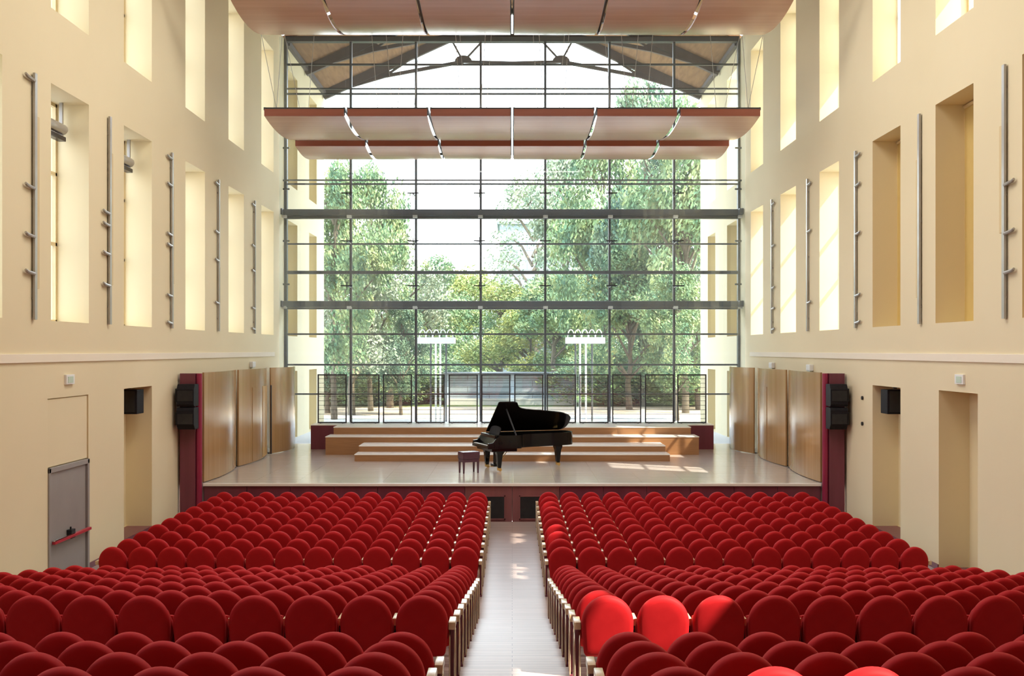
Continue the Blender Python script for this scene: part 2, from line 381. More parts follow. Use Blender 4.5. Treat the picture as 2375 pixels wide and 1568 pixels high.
# ------------------------------------------------------------------ loggia beyond the glass: floor, roof, trusses
b = MB(); b.box(-W, W, YG, YE, .6, 1.03); struct(b.build('floor.001', M['loggia']), 'white floor of the open loggia behind the glass')
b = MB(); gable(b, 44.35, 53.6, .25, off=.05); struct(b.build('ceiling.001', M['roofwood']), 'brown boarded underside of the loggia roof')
def truss(y):
    mb = MB()
    dz = .457
    def bar(a, b_, w=.12, d=.14):
        a = Vector((a[0], y, a[1])); b_ = Vector((b_[0], y, b_[1])); t = (b_ - a); L = t.length; t.normalize()
        up = Vector((0, 1, 0)); n = t.cross(up)
        mat = Matrix((( t.x, up.x, n.x, a.x), (t.y, up.y, n.y, a.y), (t.z, up.z, n.z, a.z), (0, 0, 0, 1)))
        mb.box(0, L, -d / 2, d / 2, -w / 2, w / 2, mat)
    for s in (-1, 1):
        r = lambda x: 17.14 + (9.15 - x) * dz - .12
        bar((s * 9.15, r(9.15)), (0, r(0)), .42, .22)
        n1, n2 = (s * 6.16, 17.96), (s * 2.36, 18.66)
        bar((s * 8.9, 17.16), n1, .16); bar(n1, n2, .16); bar(n2, (0, 18.6), .12)
        bar(n1, (s * 6.55, r(6.55)), .09); bar(n1, (s * 4.1, r(4.1)), .09)
        bar(n2, (s * 3.0, r(3.0)), .08); bar(n2, (0, r(0)), .08)
        for n in (n1, n2): mb.prism([(n[0] + .42 * math.cos(a * math.pi / 8), n[1] + .3 * math.sin(a * math.pi / 8)) for a in range(9)], -.06, .06, Matrix(((1, 0, 0, 0), (0, 0, 1, y), (0, 1, 0, 0), (0, 0, 0, 1))))
    return mb
for nm, y, lb in (('roof_truss', 48.4, 'steel roof truss in the middle of the loggia outside the glass'), ('roof_truss', 53.0, 'steel roof truss at the open far end of the loggia, seen against the sky')):
    tag(truss(y).build(nm, M['truss']), lb, 'roof truss', 'loggia roof trusses')
for s in (-1, 1):
    b = MB(); x0, x1 = sorted((s * 9.16, s * 8.98)); b.box(x0, x1, 44.3, 53.4, 17.02, 17.22); struct(b.build('trim_%d' % (3 if s < 0 else 4), M['truss']))

# ------------------------------------------------------------------ stage
st = tag(empty('stage', (0, 30.16, 0)), 'raised wooden stage with maroon front wall below the glass wall', 'stage')
L0 = Matrix.Translation((0, -30.16, 0))
b = MB(); b.box(-W, W, 30.25, YG - .02, ZS - .12, ZS); b.box(-9.1, 9.1, 30.245, 30.3, 0, ZS - .02); b.xform(L0).build('deck', M['stage'], st)
b = MB(); b.box(-8.49, 8.49, 30.10, 30.24, ZS - .075, ZS); b.xform(L0).build('nosing', M['riser_top'], st, bevel=.012)
xs = [-8.48, -7.3, -6.1, -4.9, -3.7, -2.5, -1.3]
for i in range(6):
    for s in (-1, 1):
        b = MB(); x0, x1 = sorted((s * -xs[i] * 1.0, s * -xs[i + 1])); b.box(x0 + .006, x1 - .006, 30.16, 30.22, .0, ZS - .08); b.xform(L0).build('front_panel', M['maroon'], st, bevel=.004)
b = MB(); b.box(-1.294, -.006, 30.15, 30.22, 0, ZS - .08); b.xform(L0).build('front_panel', M['mauve'], st, bevel=.004)
b = MB(); b.box(.006, 1.294, 30.15, 30.22, 0, ZS - .08); b.xform(L0).build('front_panel', M['mauve'], st, bevel=.004)
for s in (-1, 1):
    b = MB(); c0 = s * .5 - .0
    for (x0, x1, z0, z1) in ((-.31, -.28, .06, .72), (.28, .31, .06, .72), (-.31, .31, .06, .09), (-.31, .31, .69, .72)): b.box(c0 + x0, c0 + x1, 30.12, 30.15, z0, z1)
    o = b.xform(L0).build('vent_frame', M['mauve'], st)
    b = MB(); b.box(c0 - .28, c0 + .28, 30.13, 30.15, .09, .69); b.xform(L0).build('vent_grille', M['black'], o)

# choir risers
rs = tag(empty('choir_riser', (0, 36.1, ZS)), 'stepped wooden choir riser standing across the back of the stage', 'riser')
LR = Matrix.Translation((0, -36.1, -ZS))
def tier(x, y0, y1, h, mat, nm='tier', z0=0.0):
    b = MB(); b.box(-x, x, y0, y1, ZS + z0, ZS + h - .03); o = b.xform(LR).build(nm, mat, rs)
    b = MB(); b.box(-x - .01, x + .01, y0 - .015, y1, ZS + h - .03, ZS + h); b.xform(LR).build('tread', M['riser_top'], o, bevel=.008)
tier(5.19, 36.10, 37.02, .235, M['riser'])
tier(5.17, 37.02, 38.35, .44, M['riser'])
tier(6.53, 38.35, 39.42, .64, M['riser'])
tier(6.42, 39.42, 40.5, .90, M['riser'])
tier(7.44, 40.5, 42.2, .905, M['maroon'])

# acoustic glass screens along the top tier
ZF = ZS + .91
proto = None
PX = [737, 813, 888.5, 964.5, 1041, 1116.5, 1193, 1268.5, 1344, 1420, 1496, 1571]
for i, x in enumerate(PX):
    lab = '%s from the speaker-side left in the row of black framed glass screens' % ORD[i].capitalize()
    if proto is None:
        e = empty('glass_screen', (0, 0, 0)); w, h = 1.10, 1.84
        f = MB()
        for xx in (-w / 2, w / 2 - .045): f.box(xx, xx + .045, -.025, .025, 0, h)
        for zz in (.0, h - .045): f.box(-w / 2, w / 2, -.025, .025, zz, zz + .045)
        f.build('frame', M['dark'], e)
        for k in range(1, 11):
            r = MB(); z = k * h / 11; r.tube([(-w / 2 + .03, 0, z), (w / 2 - .03, 0, z)], .007, 5); r.build('rail', M['dark'], e)
        p = MB(); p.box(-w / 2 + .04, w / 2 - .04, .012, .018, .04, h - .04); p.build('pane', M['screen_glass'], e)
        p = MB()
        for xx in (-.42, .42): p.box(xx - .02, xx + .02, -.2, .2, -.004, .03)
        p.build('foot', M['dark'], e)
        proto = e
    else: e = dup(proto)
    e.location = ((x + 33.5 - CX) * 41.4 / F, 41.4, ZF + .001)
    tag(e, ('black framed glass screen, %s from the left in the row on the choir riser' % ORD[i]), 'screen', 'glass screens on the choir riser')

# curved veneer screens at the stage sides, maroon pylons and loudspeakers
def arc(p, q, bulge, n=14):
    p, q = Vector(p), Vector(q); t = (q - p); nrm = Vector((-t.y, t.x)).normalized()
    return [p + t * (k / n) + nrm * bulge * 4 * (k / n) * (1 - k / n) for k in range(n + 1)]
def curved(mb, pts, th, z0, z1):
    off = []
    for i, p in enumerate(pts):
        t = (pts[min(i + 1, len(pts) - 1)] - pts[max(0, i - 1)]).normalized(); off.append(p + Vector((-t.y, t.x)) * th)
    poly = [(p.x, p.y) for p in pts] + [(p.x, p.y) for p in reversed(off)]
    n = len(pts); vs = [(x, y, z) for z in (z0, z1) for x, y in poly]; N = 2 * n
    fs = [(i, (i + 1) % N, N + (i + 1) % N, N + i) for i in range(N)]
    for k in range(n - 1):
        fs.append((k, k + 1, N - 2 - k, N - 1 - k)); fs.append((N + k, N + k + 1, N + N - 2 - k, N + N - 1 - k))
    mb.add(vs, fs)
BULGE = (.16, .2, .3)
SC = [((8.52, 30.32), (8.66, 34.4)), ((8.60, 34.48), (8.62, 38.6)), ((8.52, 38.7), (8.33, 41.95))]
nmz = ['nearest the pylon', 'in the middle with a door', 'nearest the glass wall']
for s in (-1, 1):
    sd = 'left' if s < 0 else 'right'
    for i, (p, q) in enumerate(SC):
        e = tag(empty('curved_screen', (s * p[0], p[1], ZS)), 'tall curved veneer screen on the %s of the stage, %s' % (sd, nmz[i]), 'screen', 'curved wooden screens beside the stage')
        pts = arc((s * p[0], p[1]), (s * q[0], q[1]), BULGE[i] * s)
        b = MB(); curved(b, pts, -.05 * s, ZS + .02, 4.1); b.xform(Matrix.Translation((-s * p[0], -p[1], -ZS))).build('veneer_panel', M['screenwood'], e, smooth=True)
        b = MB(); b.box(s * p[0] - .04 + s * .12, s * p[0] + .04 + s * .12, p[1] + .2, q[1] - .2, ZS, ZS + .03); b.xform(Matrix.Translation((-s * p[0], -p[1], -ZS))).build('base_rail', M['dark'], e)
        if i == 1:
            A = arc((s * p[0], p[1]), (s * q[0], q[1]), BULGE[i] * s, 40)
            def leaf(ya, yb, mat, nm, lift):
                sub = [a - Vector((s * lift, 0)) for a in A if ya <= a.y <= yb]
                b = MB(); curved(b, sub, .012 * -s, ZS + .06, 3.5); b.xform(Matrix.Translation((-s * p[0], -p[1], -ZS))).build(nm, mat, e)
            if s < 0:
                leaf(35.6, 36.9, M['screenwood'], 'door_leaf', .014); leaf(36.9, 38.1, M['doorwood'], 'door_leaf', .016)
                b = MB(); b.box(-8.40, -8.36, 38.08, 38.13, ZS + .06, 3.5)
            else:
                leaf(36.2, 37.55, M['screenwood'], 'door_leaf', .014)
                b = MB(); b.box(8.445, 8.465, 36.18, 36.22, ZS + .06, 3.5)
            b.xform(Matrix.Translation((-s * p[0], -p[1], -ZS))).build('door_edge', M['dark'], e)
    # pylon
    e = tag(empty('stage_pylon', (s * 8.8, 30.2, 0)), 'maroon pylon closing the %s end of the stage' % sd, 'pylon', 'maroon stage pylons')
    LP = Matrix.Translation((-s * 8.8, -30.2, 0))
    b = MB(); x0, x1 = sorted((s * 9.08, s * 8.66)); b.box(x0, x1, 29.95, 30.24, 0, 4.08); b.xform(LP).build('shaft', M['maroon'], e)
    b = MB(); b.tube([(s * 8.585, 30.06, 0), (s * 8.585, 30.06, 4.08)], .085, 16); b.xform(LP).build('rounded_edge', M['maroon_glint'], e, smooth=True)
    # loudspeakers
    for k, (za, zb) in enumerate(((3.20, 3.80), (2.58, 3.17))):
        e = tag(empty('loudspeaker', (s * 8.78, 29.66, za)), '%s of two stacked black loudspeakers on the %s stage pylon' % (('upper', 'lower')[k], sd), 'loudspeaker', 'loudspeakers on the stage pylons')
        b = MB(); hx = .235; pr = [(-.24, .06), (-.2, 0), (.23, .0), (.23, zb - za), (-.14, zb - za), (-.24, zb - za - .14)] if k == 0 else [(-.24, .14), (-.12, 0), (.23, 0), (.23, zb - za), (-.2, zb - za), (-.24, zb - za - .07)]
        b.prism([(p[0], p[1]) for p in pr], -hx, hx, Matrix(((0, 0, 1, 0), (1, 0, 0, 0), (0, 1, 0, 0), (0, 0, 0, 1))))
        b.build('cabinet', M['speaker'], e, bevel=.02)
        b = MB(); b.box(-hx + .03, hx - .03, -.252, -.24, .15, zb - za - .17); b.build('grille', M['black'], e)
        b = MB(); b.box(-s * -.235, -s * -.235 + s * .05, -.1, .1, .1, zb - za - .1) if False else b.box(min(s * .23, s * .30), max(s * .23, s * .30), -.12, .12, .12, zb - za - .12); b.build('wall_bracket', M['black'], e)

# ------------------------------------------------------------------ grand piano
def grand_piano():
    ph = math.radians(20.5)
    root = empty('grand_piano', (-.72, 32.8, ZS), ph)
    tag(root, 'black concert grand piano with raised lid at centre stage', 'piano')
    Lp, Wp = 3.2, 1.52
    def bez(p0, p1, p2, p3, n):
        return [tuple(((1 - t) ** 3) * Vector(p0) + 3 * t * (1 - t) ** 2 * Vector(p1) + 3 * t * t * (1 - t) * Vector(p2) + t ** 3 * Vector(p3)) for t in [k / n for k in range(n + 1)]]
    def outline(x0, inset=0.0):
        pts = [(x0, inset), (1.0, inset)]
        pts += bez((1.0, inset), (1.16, inset), (1.08, .26 + inset), (1.36, .34 + inset), 10)[1:]
        pts += bez((1.36, .34 + inset), (2.0, .52 + inset), (3.12 - inset, .45 + inset), (3.16 - inset, .98), 12)[1:]
        pts += bez((3.16 - inset, .98), (3.19 - inset, 1.36), (3.1, Wp - inset), (2.92, Wp - inset), 6)[1:]
        pts += [(x0, Wp - inset)]
        return pts
    # rim as a wall round the outline, soundboard inside
    b = MB(); o_, i_ = outline(.34), outline(.40, .06)
    n = len(o_); z0, z1 = .69, 1.09
    vs = [(p[0], p[1], z) for ring, z in ((o_, z0), (o_, z1), (i_, z1), (i_, z0)) for p in ring]
    fs = []
    for r in range(4):
        for k in range(n):
            k2 = (k + 1) % n; r2 = (r + 1) % 4
            fs.append((r * n + k, r * n + k2, r2 * n + k2, r2 * n + k))
    b.add(vs, fs); rim = b.build('case', M['piano'], root, smooth=35)
    b = MB(); b.prism(outline(.40, .055), .72, .86); b.build('soundboard', M['brass'], rim)
    b = MB(); b.box(.14, .95, .05, Wp - .05, .595, .70); b.build('belly', M['piano'], root, bevel=.02)
    # key bed, arms, fallboard, keys
    b = MB(); b.box(0.0, .5, 0.02, Wp - .02, .69, .76); b.build('key_bed', M['piano'], root, bevel=.01)
    for y0 in (0.0, Wp - .1):
        b = MB(); prof = [(0.0, .69), (.36, .69), (.36, 1.06), (.26, 1.0), (.16, .88), (.02, .86)]
        b.prism(prof, 0, .1, Matrix(((1, 0, 0, 0), (0, 0, 1, y0), (0, 1, 0, 0), (0, 0, 0, 1)))); b.build('key_arm', M['piano'], root, bevel=.01)
    b = MB(); b.box(.02, .19, .11, Wp - .11, .765, .80); kb = b.build('white_keys', M['ivory'], root)
    b = MB()
    nk = 52; kw = (Wp - .22) / nk
    for k in range(nk):
        if k % 7 not in (2, 6): b.box(.08, .19, .11 + (k + .72) * kw, .11 + (k + 1.28) * kw, .80, .812)
    b.build('black_keys', M['piano'], kb)
    b = MB(); b.box(0, .03, .1, Wp - .1, .755, .79); b.build('key_slip', M['piano'], root)
    b = MB(); b.box(-.015, .015, 0, Wp - .22, 0, .20, Matrix.Translation((.21, .11, .80)) @ Matrix.Rotation(math.radians(12), 4, 'Y')); b.build('fallboard', M['piano'], root)
    b = MB(); b.box(.25, .48, .10, Wp - .10, .95, 1.10); b.build('front_shelf', M['piano'], root, bevel=.025)
    # music desk
    b = MB()
    pr = [(0, 0), (.9, 0), (.9, .20)] + [(.45 + .45 * math.cos(a * math.pi / 12), .20 + .09 * math.sin(a * math.pi / 12)) for a in range(1, 12)] + [(0, .2)]
    md = Matrix.Translation((.46, .34, 1.06)) @ Matrix.Rotation(math.radians(-20), 4, 'Y').inverted() @ Matrix(((0, 0, 1, 0), (1, 0, 0, 0), (0, 1, 0, 0), (0, 0, 0, 1)))
    b.prism(pr, -.012, .012, md); b.build('music_desk', M['speaker'], root)
    # lid hinged on the straight side, with the front flap folded back on it
    hinge = Matrix.Translation((0, Wp, 1.105)) @ Matrix.Rotation(math.radians(-39), 4, 'X') @ Matrix.Translation((0, -Wp, -1.105))
    lo = [(p[0], p[1]) for p in outline(.46)]
    b = MB(); b.prism(lo, 1.105, 1.135, hinge); lid = b.build('lid', M['piano'], root, bevel=.006)
    b = MB(); b.prism([(.5, .01), (.98, .01), (.98, Wp - .02), (.5, Wp - .02)], 1.137, 1.16, hinge); b.build('folded_flap', M['piano'], lid, bevel=.005)
    p0 = Vector((.92, .06, 1.08)); p1 = hinge @ Vector((.80, .33, 1.105))
    b = MB(); b.tube([p0, p1], .024, 8); b.build('prop_stick', M['black'], root)
    # legs
    for lx, ly in ((.42, .20), (.42, Wp - .20), (2.72, 1.10)):
        b = MB()
        b.loops([[Vector((lx + sx * a, ly + sy * a, z)) for sx, sy in ((-1, -1), (1, -1), (1, 1), (-1, 1))] for a, z in ((.115, .70), (.115, .60), (.085, .50), (.05, .11), (.055, .10))])
        lg = b.build('leg', M['piano'], root, bevel=.012)
        b = MB(); b.box(lx - .055, lx + .055, ly - .045, ly + .045, .075, .13); b.tube([(lx + .03, ly - .03, .05), (lx + .03, ly + .03, .05)], .05, 14); b.box(lx - .06, lx + .03, ly - .02, ly + .02, .03, .09); b.build('brass_caster', M['brass'], lg)
    # lyre
    b = MB()
    for dy in (-.07, .07): b.box(.46, .50, Wp / 2 + dy - .02, Wp / 2 + dy + .02, .16, .69)
    b.box(.40, .56, Wp / 2 - .16, Wp / 2 + .16, .10, .18); ly = b.build('pedal_lyre', M['piano'], root, bevel=.006)
    for dy in (-.08, 0, .08):
        b = MB(); b.box(.26, .42, Wp / 2 + dy - .018, Wp / 2 + dy + .018, .095, .112); b.build('pedal', M['brass'], ly)
    b = MB()
    for dy in (-.1, .1): b.tube([(.56, Wp / 2 + dy * .6, .14), (.95, Wp / 2 + dy, .69)], .012, 6)
    b.build('lyre_brace', M['brass'], ly)
    return root
grand_piano()
bn = tag(empty('piano_bench', ((1086.5 - CX) * 32.5 / F, 32.75, ZS), math.radians(28)), 'burgundy upholstered bench beside the grand piano keyboard', 'bench')
b = MB(); b.box(-.28, .28, -.19, .19, .42, .64); b.build('seat', M['bench'], bn, bevel=.03, smooth=True)
b = MB(); b.box(-.265, .265, -.175, .175, .33, .42); b.build('apron', M['bench'], bn, bevel=.01)
for sx in (-1, 1):
    for sy in (-1, 1):
        b = MB(); b.loops([[Vector((sx * .235 + ax * a, sy * .145 + ay * a, z)) for ax, ay in ((-1, -1), (1, -1), (1, 1), (-1, 1))] for a, z in ((.028, .34), (.018, 0.0))]); b.build('leg', M['bench'], bn)

# ------------------------------------------------------------------ hanging reflectors
def reflector_row(ya, yb, ymin, zmin, k, fas, rowname, first):
    H = 7.52; pitch = 2 * H / 6
    def z(y): return zmin + k * (y - ymin) ** 2
    for i in range(6):
        xc = -H + pitch * (i + .5); hw = pitch / 2 - .055
        e = tag(empty('acoustic_reflector', (xc, (ya + yb) / 2, zmin)), 'curved wooden ceiling reflector, %s from the left in the %s row' % (ORD[i], rowname), 'reflector', 'hanging reflectors in the %s row' % rowname)
        T = Matrix.Translation((-xc, -(ya + yb) / 2, -zmin))
        b = MB(); n = 22
        bot = [(ya + (yb - ya) * j / n) for j in range(n + 1)]
        vs = []
        for y in bot: vs += [(xc - hw, y, z(y)), (xc + hw, y, z(y)), (xc - hw, y, z(y) + .05), (xc + hw, y, z(y) + .05)]
        fs = []
        for j in range(n):
            a, c_ = 4 * j, 4 * (j + 1)
            fs += [(a, a + 1, c_ + 1, c_), (a + 2, c_ + 2, c_ + 3, a + 3), (a, c_, c_ + 2, a + 2), (a + 1, a + 3, c_ + 3, c_ + 1)]
        fs += [(0, 2, 3, 1), (4 * n, 4 * n + 1, 4 * n + 3, 4 * n + 2)]
        b.add(vs, fs); b.xform(T).build('shell', M['canopy'], e, smooth=True)
        b = MB(); b.box(xc - hw, xc + hw, ya - .05, ya, z(ya) - .005, z(ya) + fas); b.xform(T).build('fascia', M['fascia'], e, bevel=.006)
        b = MB()
        for s in (-1, 1): b.box(xc + s * hw - .03, xc + s * hw + .03, ya, yb - .1, zmin + .32, zmin + .40)
        b.box(xc - hw, xc + hw, ya + .02, ya + .10, zmin + .32, zmin + .40); b.box(xc - hw, xc + hw, yb - .18, yb - .1, zmin + .32, zmin + .40)
        for yy in (ya + .06, yb - .14):
            for s in (-1, 1): b.box(xc + s * hw - .02, xc + s * hw + .02, yy - .02, yy + .02, z(yy) + .04, zmin + .36)
        b.xform(T).build('support_frame', M['grey'], e)
        ends = []
        if i == 0: ends = [(-7.12, -8.3), (-7.12, -6.6)]
        elif i == 5: ends = [(7.12, 8.3), (7.12, 6.6)]
        else: ends = [(xc - .3, xc - .9), (xc + .3, xc + .9)]
        for a, t in ends:
            zt = 17.4 + (9.15 - abs(t)) * .457
            yy = ya + .06 if first is False else ya + 1.5
            b = MB(); b.tube([(a, yy, zmin + .36), (t, yy, zt)], .009, 5); b.xform(T).build('cable', M['pole'], e)
reflector_row(28.1, 32.95, 30.6, 13.86, .06, .22, 'topmost', True)
reflector_row(33.05, 37.6, 34.9, 11.64, .038, .21, 'middle', False)
reflector_row(37.78, 40.85, 39.1, 11.64, .06, .19, 'lowest', False)

# ------------------------------------------------------------------ wall fittings
def wall_pole(side, x, arms, second, label):
    d = W * F / abs(x - CX)
    e = tag(empty('wall_light_pole', (side * (W - .0), d, 5.3)), label, 'light pole', 'slim metal poles on the side walls')
    b = MB(); x0, x1 = sorted((0, -side * .10)); xa, xb = sorted((-side * .03, -side * .075))
    b.box(xa, xb, -.055, .055, 0, 4.7); b.build('bar', M['pole'], e, bevel=.006)
    b = MB()
    for z in (.4, 2.3, 4.3): b.tube([(-side * .05, 0, z), (0, 0, z)], .03, 6)
    b.build('wall_fixing', M['pole'], e)
    if second:
        b = MB(); xa, xb = sorted((0, -side * .045)); b.box(xa, xb, .09, .22, second[0], second[1]); b.build('cable_duct', M['winframe'], e, bevel=.006)
    for y in arms:
        z = EYE - (y - HY) * (d - .2) / F - 5.3
        b = MB(); b.tube([(-side * .055, -.03, z - .02), (-side * .06, -.34, z), (-side * .06, -.42, z + .03)], [.034, .034, .024], 8); b.build('lamp_arm', M['pole'], e, smooth=True)
LA = [(75, (180, 432, 545, 631), (.6, 3.9)), (250, (492, 520, 587, 660), (.9, 3.9)), (395, (365, 428, 543, 568, 685, 748), (1.2, 3.9)), (504, (426, 538, 603, 702), (.9, 2)), (588, (475, 570, 628, 714, 762), None)]
RA = [(2335, (423, 537, 629), (1.6, 3.6)), (2137, (), (.6, 3.7)), (1988, (360, 428, 541, 684, 747), (1, 3)), (1876, (427, 536, 701), (.9, 1.6)), (1793, (473, 570, 667, 715, 763), None)]
for i, (x, a, s) in enumerate(LA): wall_pole(-1, x, a, s, 'slim grey light pole on the left wall, %s from the viewer' % ORD[i])
for i, (x, a, s) in enumerate(RA): wall_pole(1, x, a, s, 'slim grey light pole on the right wall, %s from the viewer' % ORD[i])

# grey fire door with panel above, in the left wall
dr = struct(empty('door_1', (-9.2, 22.635, 0)), 'grey fire door with red push bar in the left wall')
LD = Matrix.Translation((9.2, -22.635, 0))
b = MB()
for y0, y1, z0, z1 in ((21.6, 21.7, 0, 2.38), (23.57, 23.67, 0, 2.38), (21.6, 23.67, 2.28, 2.38)): b.box(-9.21, -9.12, y0, y1, z0, z1)
b.xform(LD).build('door_frame', M['doorgrey'], dr, bevel=.01)
b = MB(); b.box(-9.21, -9.165, 21.7, 23.55, 0.01, 2.27); b.xform(LD).build('door_leaf', M['doorgrey'], dr, bevel=.006)
b = MB(); b.box(-9.21, -9.172, 21.63, 23.64, 2.4, 3.74); b.xform(LD).build('overdoor_panel', M['wall'], dr)
b = MB(); b.box(-9.12, -9.05, 21.72, 23.6, .86, .92); pbar = b.xform(LD).build('push_bar', M['redbar'], dr, bevel=.012)
b = MB(); b.box(-9.12, -9.052, 21.72, 22.7, .921, .94); b.xform(LD).build('bar_cover', M['chrome'], pbar)
b = MB(); b.box(-9.17, -9.06, 22.55, 22.75, .84, 1.02); b.tube([(-9.1, 22.6, 1.0), (-9.1, 22.6, 1.08)], .02); b.xform(LD).build('latch_case', M['black'], pbar, bevel=.012)

def box_thing(nm, mat, x0, x1, y0, y1, z0, z1, label, cat, group=None, bevel=.008):
    e = tag(empty(nm, ((x0 + x1) / 2, (y0 + y1) / 2, z0)), label, cat, group)
    b = MB(); b.box(x0, x1, y0, y1, z0, z1); b.xform(Matrix.Translation((-(x0 + x1) / 2, -(y0 + y1) / 2, -z0))).build('housing', mat, e, bevel=bevel)
    return e
for s, d, lab in ((-1, 22.6, 'square white emergency light on the wall above the grey door'), (1, 22.35, 'square white emergency light above the open ochre doorway')):
    xi = s * W; xa, xb = sorted((xi, xi - s * .05))
    zc = EYE - 68 * d / F
    e = box_thing('emergency_light', M['white'], xa, xb, d - .21, d + .21, zc - .10, zc + .10, lab, 'emergency light', 'emergency lights on the side walls')  # white emergency light box on the wall
    b = MB(); xa2, xb2 = sorted((-s * .025, -s * .034)); b.box(xa2, xb2, -.14, .12, .03, .16); b.build('diffuser', M['greenish'], e)
# loudspeakers in the two niches
for s, lab in ((-1, 'dark loudspeaker hung in the niche beside the grey door'), (1, 'dark loudspeaker hung in the niche beside the ochre doorway')):
    xa, xb = sorted((s * (W + .09), s * (W + .63)))
    e = box_thing('niche_speaker', M['speaker'], xa, xb, 27.0, 27.5, 3.14, 3.74, lab, 'loudspeaker', 'loudspeakers in the wall niches', .02)
    b = MB(); b.box(-.22, .22, -.262, -.25, .05, .57); b.build('grille', M['black'], e)
    b = MB(); b.box(-.04, .04, -.04, .04, .62, .72); b.build('hanger', M['black'], e)
# small white lamps high on the wall behind the screens
for s, x, y, d, lab in ((-1, 582, 848, 38.4, 'small white wall lamp above the left curved screens'), (1, 1793, 850, 38.4, 'small white wall lamp above the right curved screens, nearer the glass'), (1, 1882, 856, 33.5, 'small white wall lamp above the right curved screens, nearer the pylon')):
    xi = s * W; xa, xb = sorted((xi, xi - s * .12)); z = EYE - (y - HY) * d / F
    e = box_thing('wall_lamp', M['white'], xa, xb, d - .22, d + .22, z - .06, z + .14, lab, 'wall lamp', 'small white wall lamps', .03)
    b = MB(); b.box(-.03, .03, -.15, .15, -.02, 0); b.build('lens', M['greenish'], e)
for z, lab in ((3.47, 'small black wall socket right of the stage, upper of two'), (2.80, 'small black wall socket right of the stage, lower of two')):
    e = tag(empty('wall_socket', (W, 28.6, z)), lab, 'socket', 'black wall sockets')
    b = MB(); b.tube([(0, 0, 0), (-.04, 0, 0)], .05, 14); b.build('cap', M['black'], e)
# rolled blinds in the heads of two windows on the left
for (y0, y1), lab in ((COLS[4], 'rolled grey blind in the head of the window above the grey door'), (COLS[5], 'rolled grey blind in the window above the left wall niche with the speaker')):
    e = tag(empty('rolled_blind', (-9.68, (y0 + y1) / 2, 9.45)), lab, 'blind', 'rolled window blinds')
    h = (y1 - y0) / 2
    b = MB(); b.tube([(.02, -h + .1, 0), (.02, h - .15, 0)], .12, 14); b.build('roll', M['pole'], e, smooth=True)
    b = MB(); b.box(-.06, .10, -h + .1, h - .15, -.26, -.16); b.build('bottom_bar', M['ebony_mat'], e, bevel=.02)
    b = MB()
    for yy in (-h + .15, h - .2): b.box(-.02, .05, yy - .03, yy + .03, -.18, .57)
    b.build('bracket', M['pole'], e)
# blinds added in the right wall windows to block or soften the sun
def blind(y0, y1, z0, z1, mat, lab):
    e = tag(empty('sun_control_blind', (9.78, (y0 + y1) / 2, z0)), lab, 'blind', 'blinds added in the right wall windows')
    b = MB(); b.box(-.004, .004, -(y1 - y0) / 2 + .01, (y1 - y0) / 2 - .01, .02, z1 - z0 - .02); b.build('fabric', mat, e)
    b = MB(); b.tube([(.0, -(y1 - y0) / 2 + .02, z1 - z0 - .05), (0, (y1 - y0) / 2 - .02, z1 - z0 - .05)], .045, 10); b.build('roller', M['winframe'], e)
nm_ = {3: 'first', 4: 'second', 5: 'third', 6: 'fourth', 7: 'fifth', 8: 'sixth'}
for i in (1, 2, 3, 4, 5): blind(*COLS[i], *LOW, M['shutter'], 'added ochre sun-blocking blind in lower right-wall window %s' % {1: 'nearest the viewer', 2: 'second from the viewer', 3: 'third from the viewer', 4: 'above the ochre doorway', 5: 'above the niche with the speaker'}[i])
for i in (1, 2, 3, 4, 5, 6, 7, 8): blind(*COLS[i], UPP[0] + (1.15 if i in (3, 4, 6, 7) else 0), UPP[1], M['blind'], 'added white sun-softening blind in upper right-wall window %s' % {1: 'nearest the viewer', 2: 'second from the viewer', 3: 'third from the viewer', 4: 'above the ochre doorway', 5: 'above the niche with the speaker', 6: 'third from the glass wall', 7: 'second from the glass wall', 8: 'beside the glass wall'}[i])

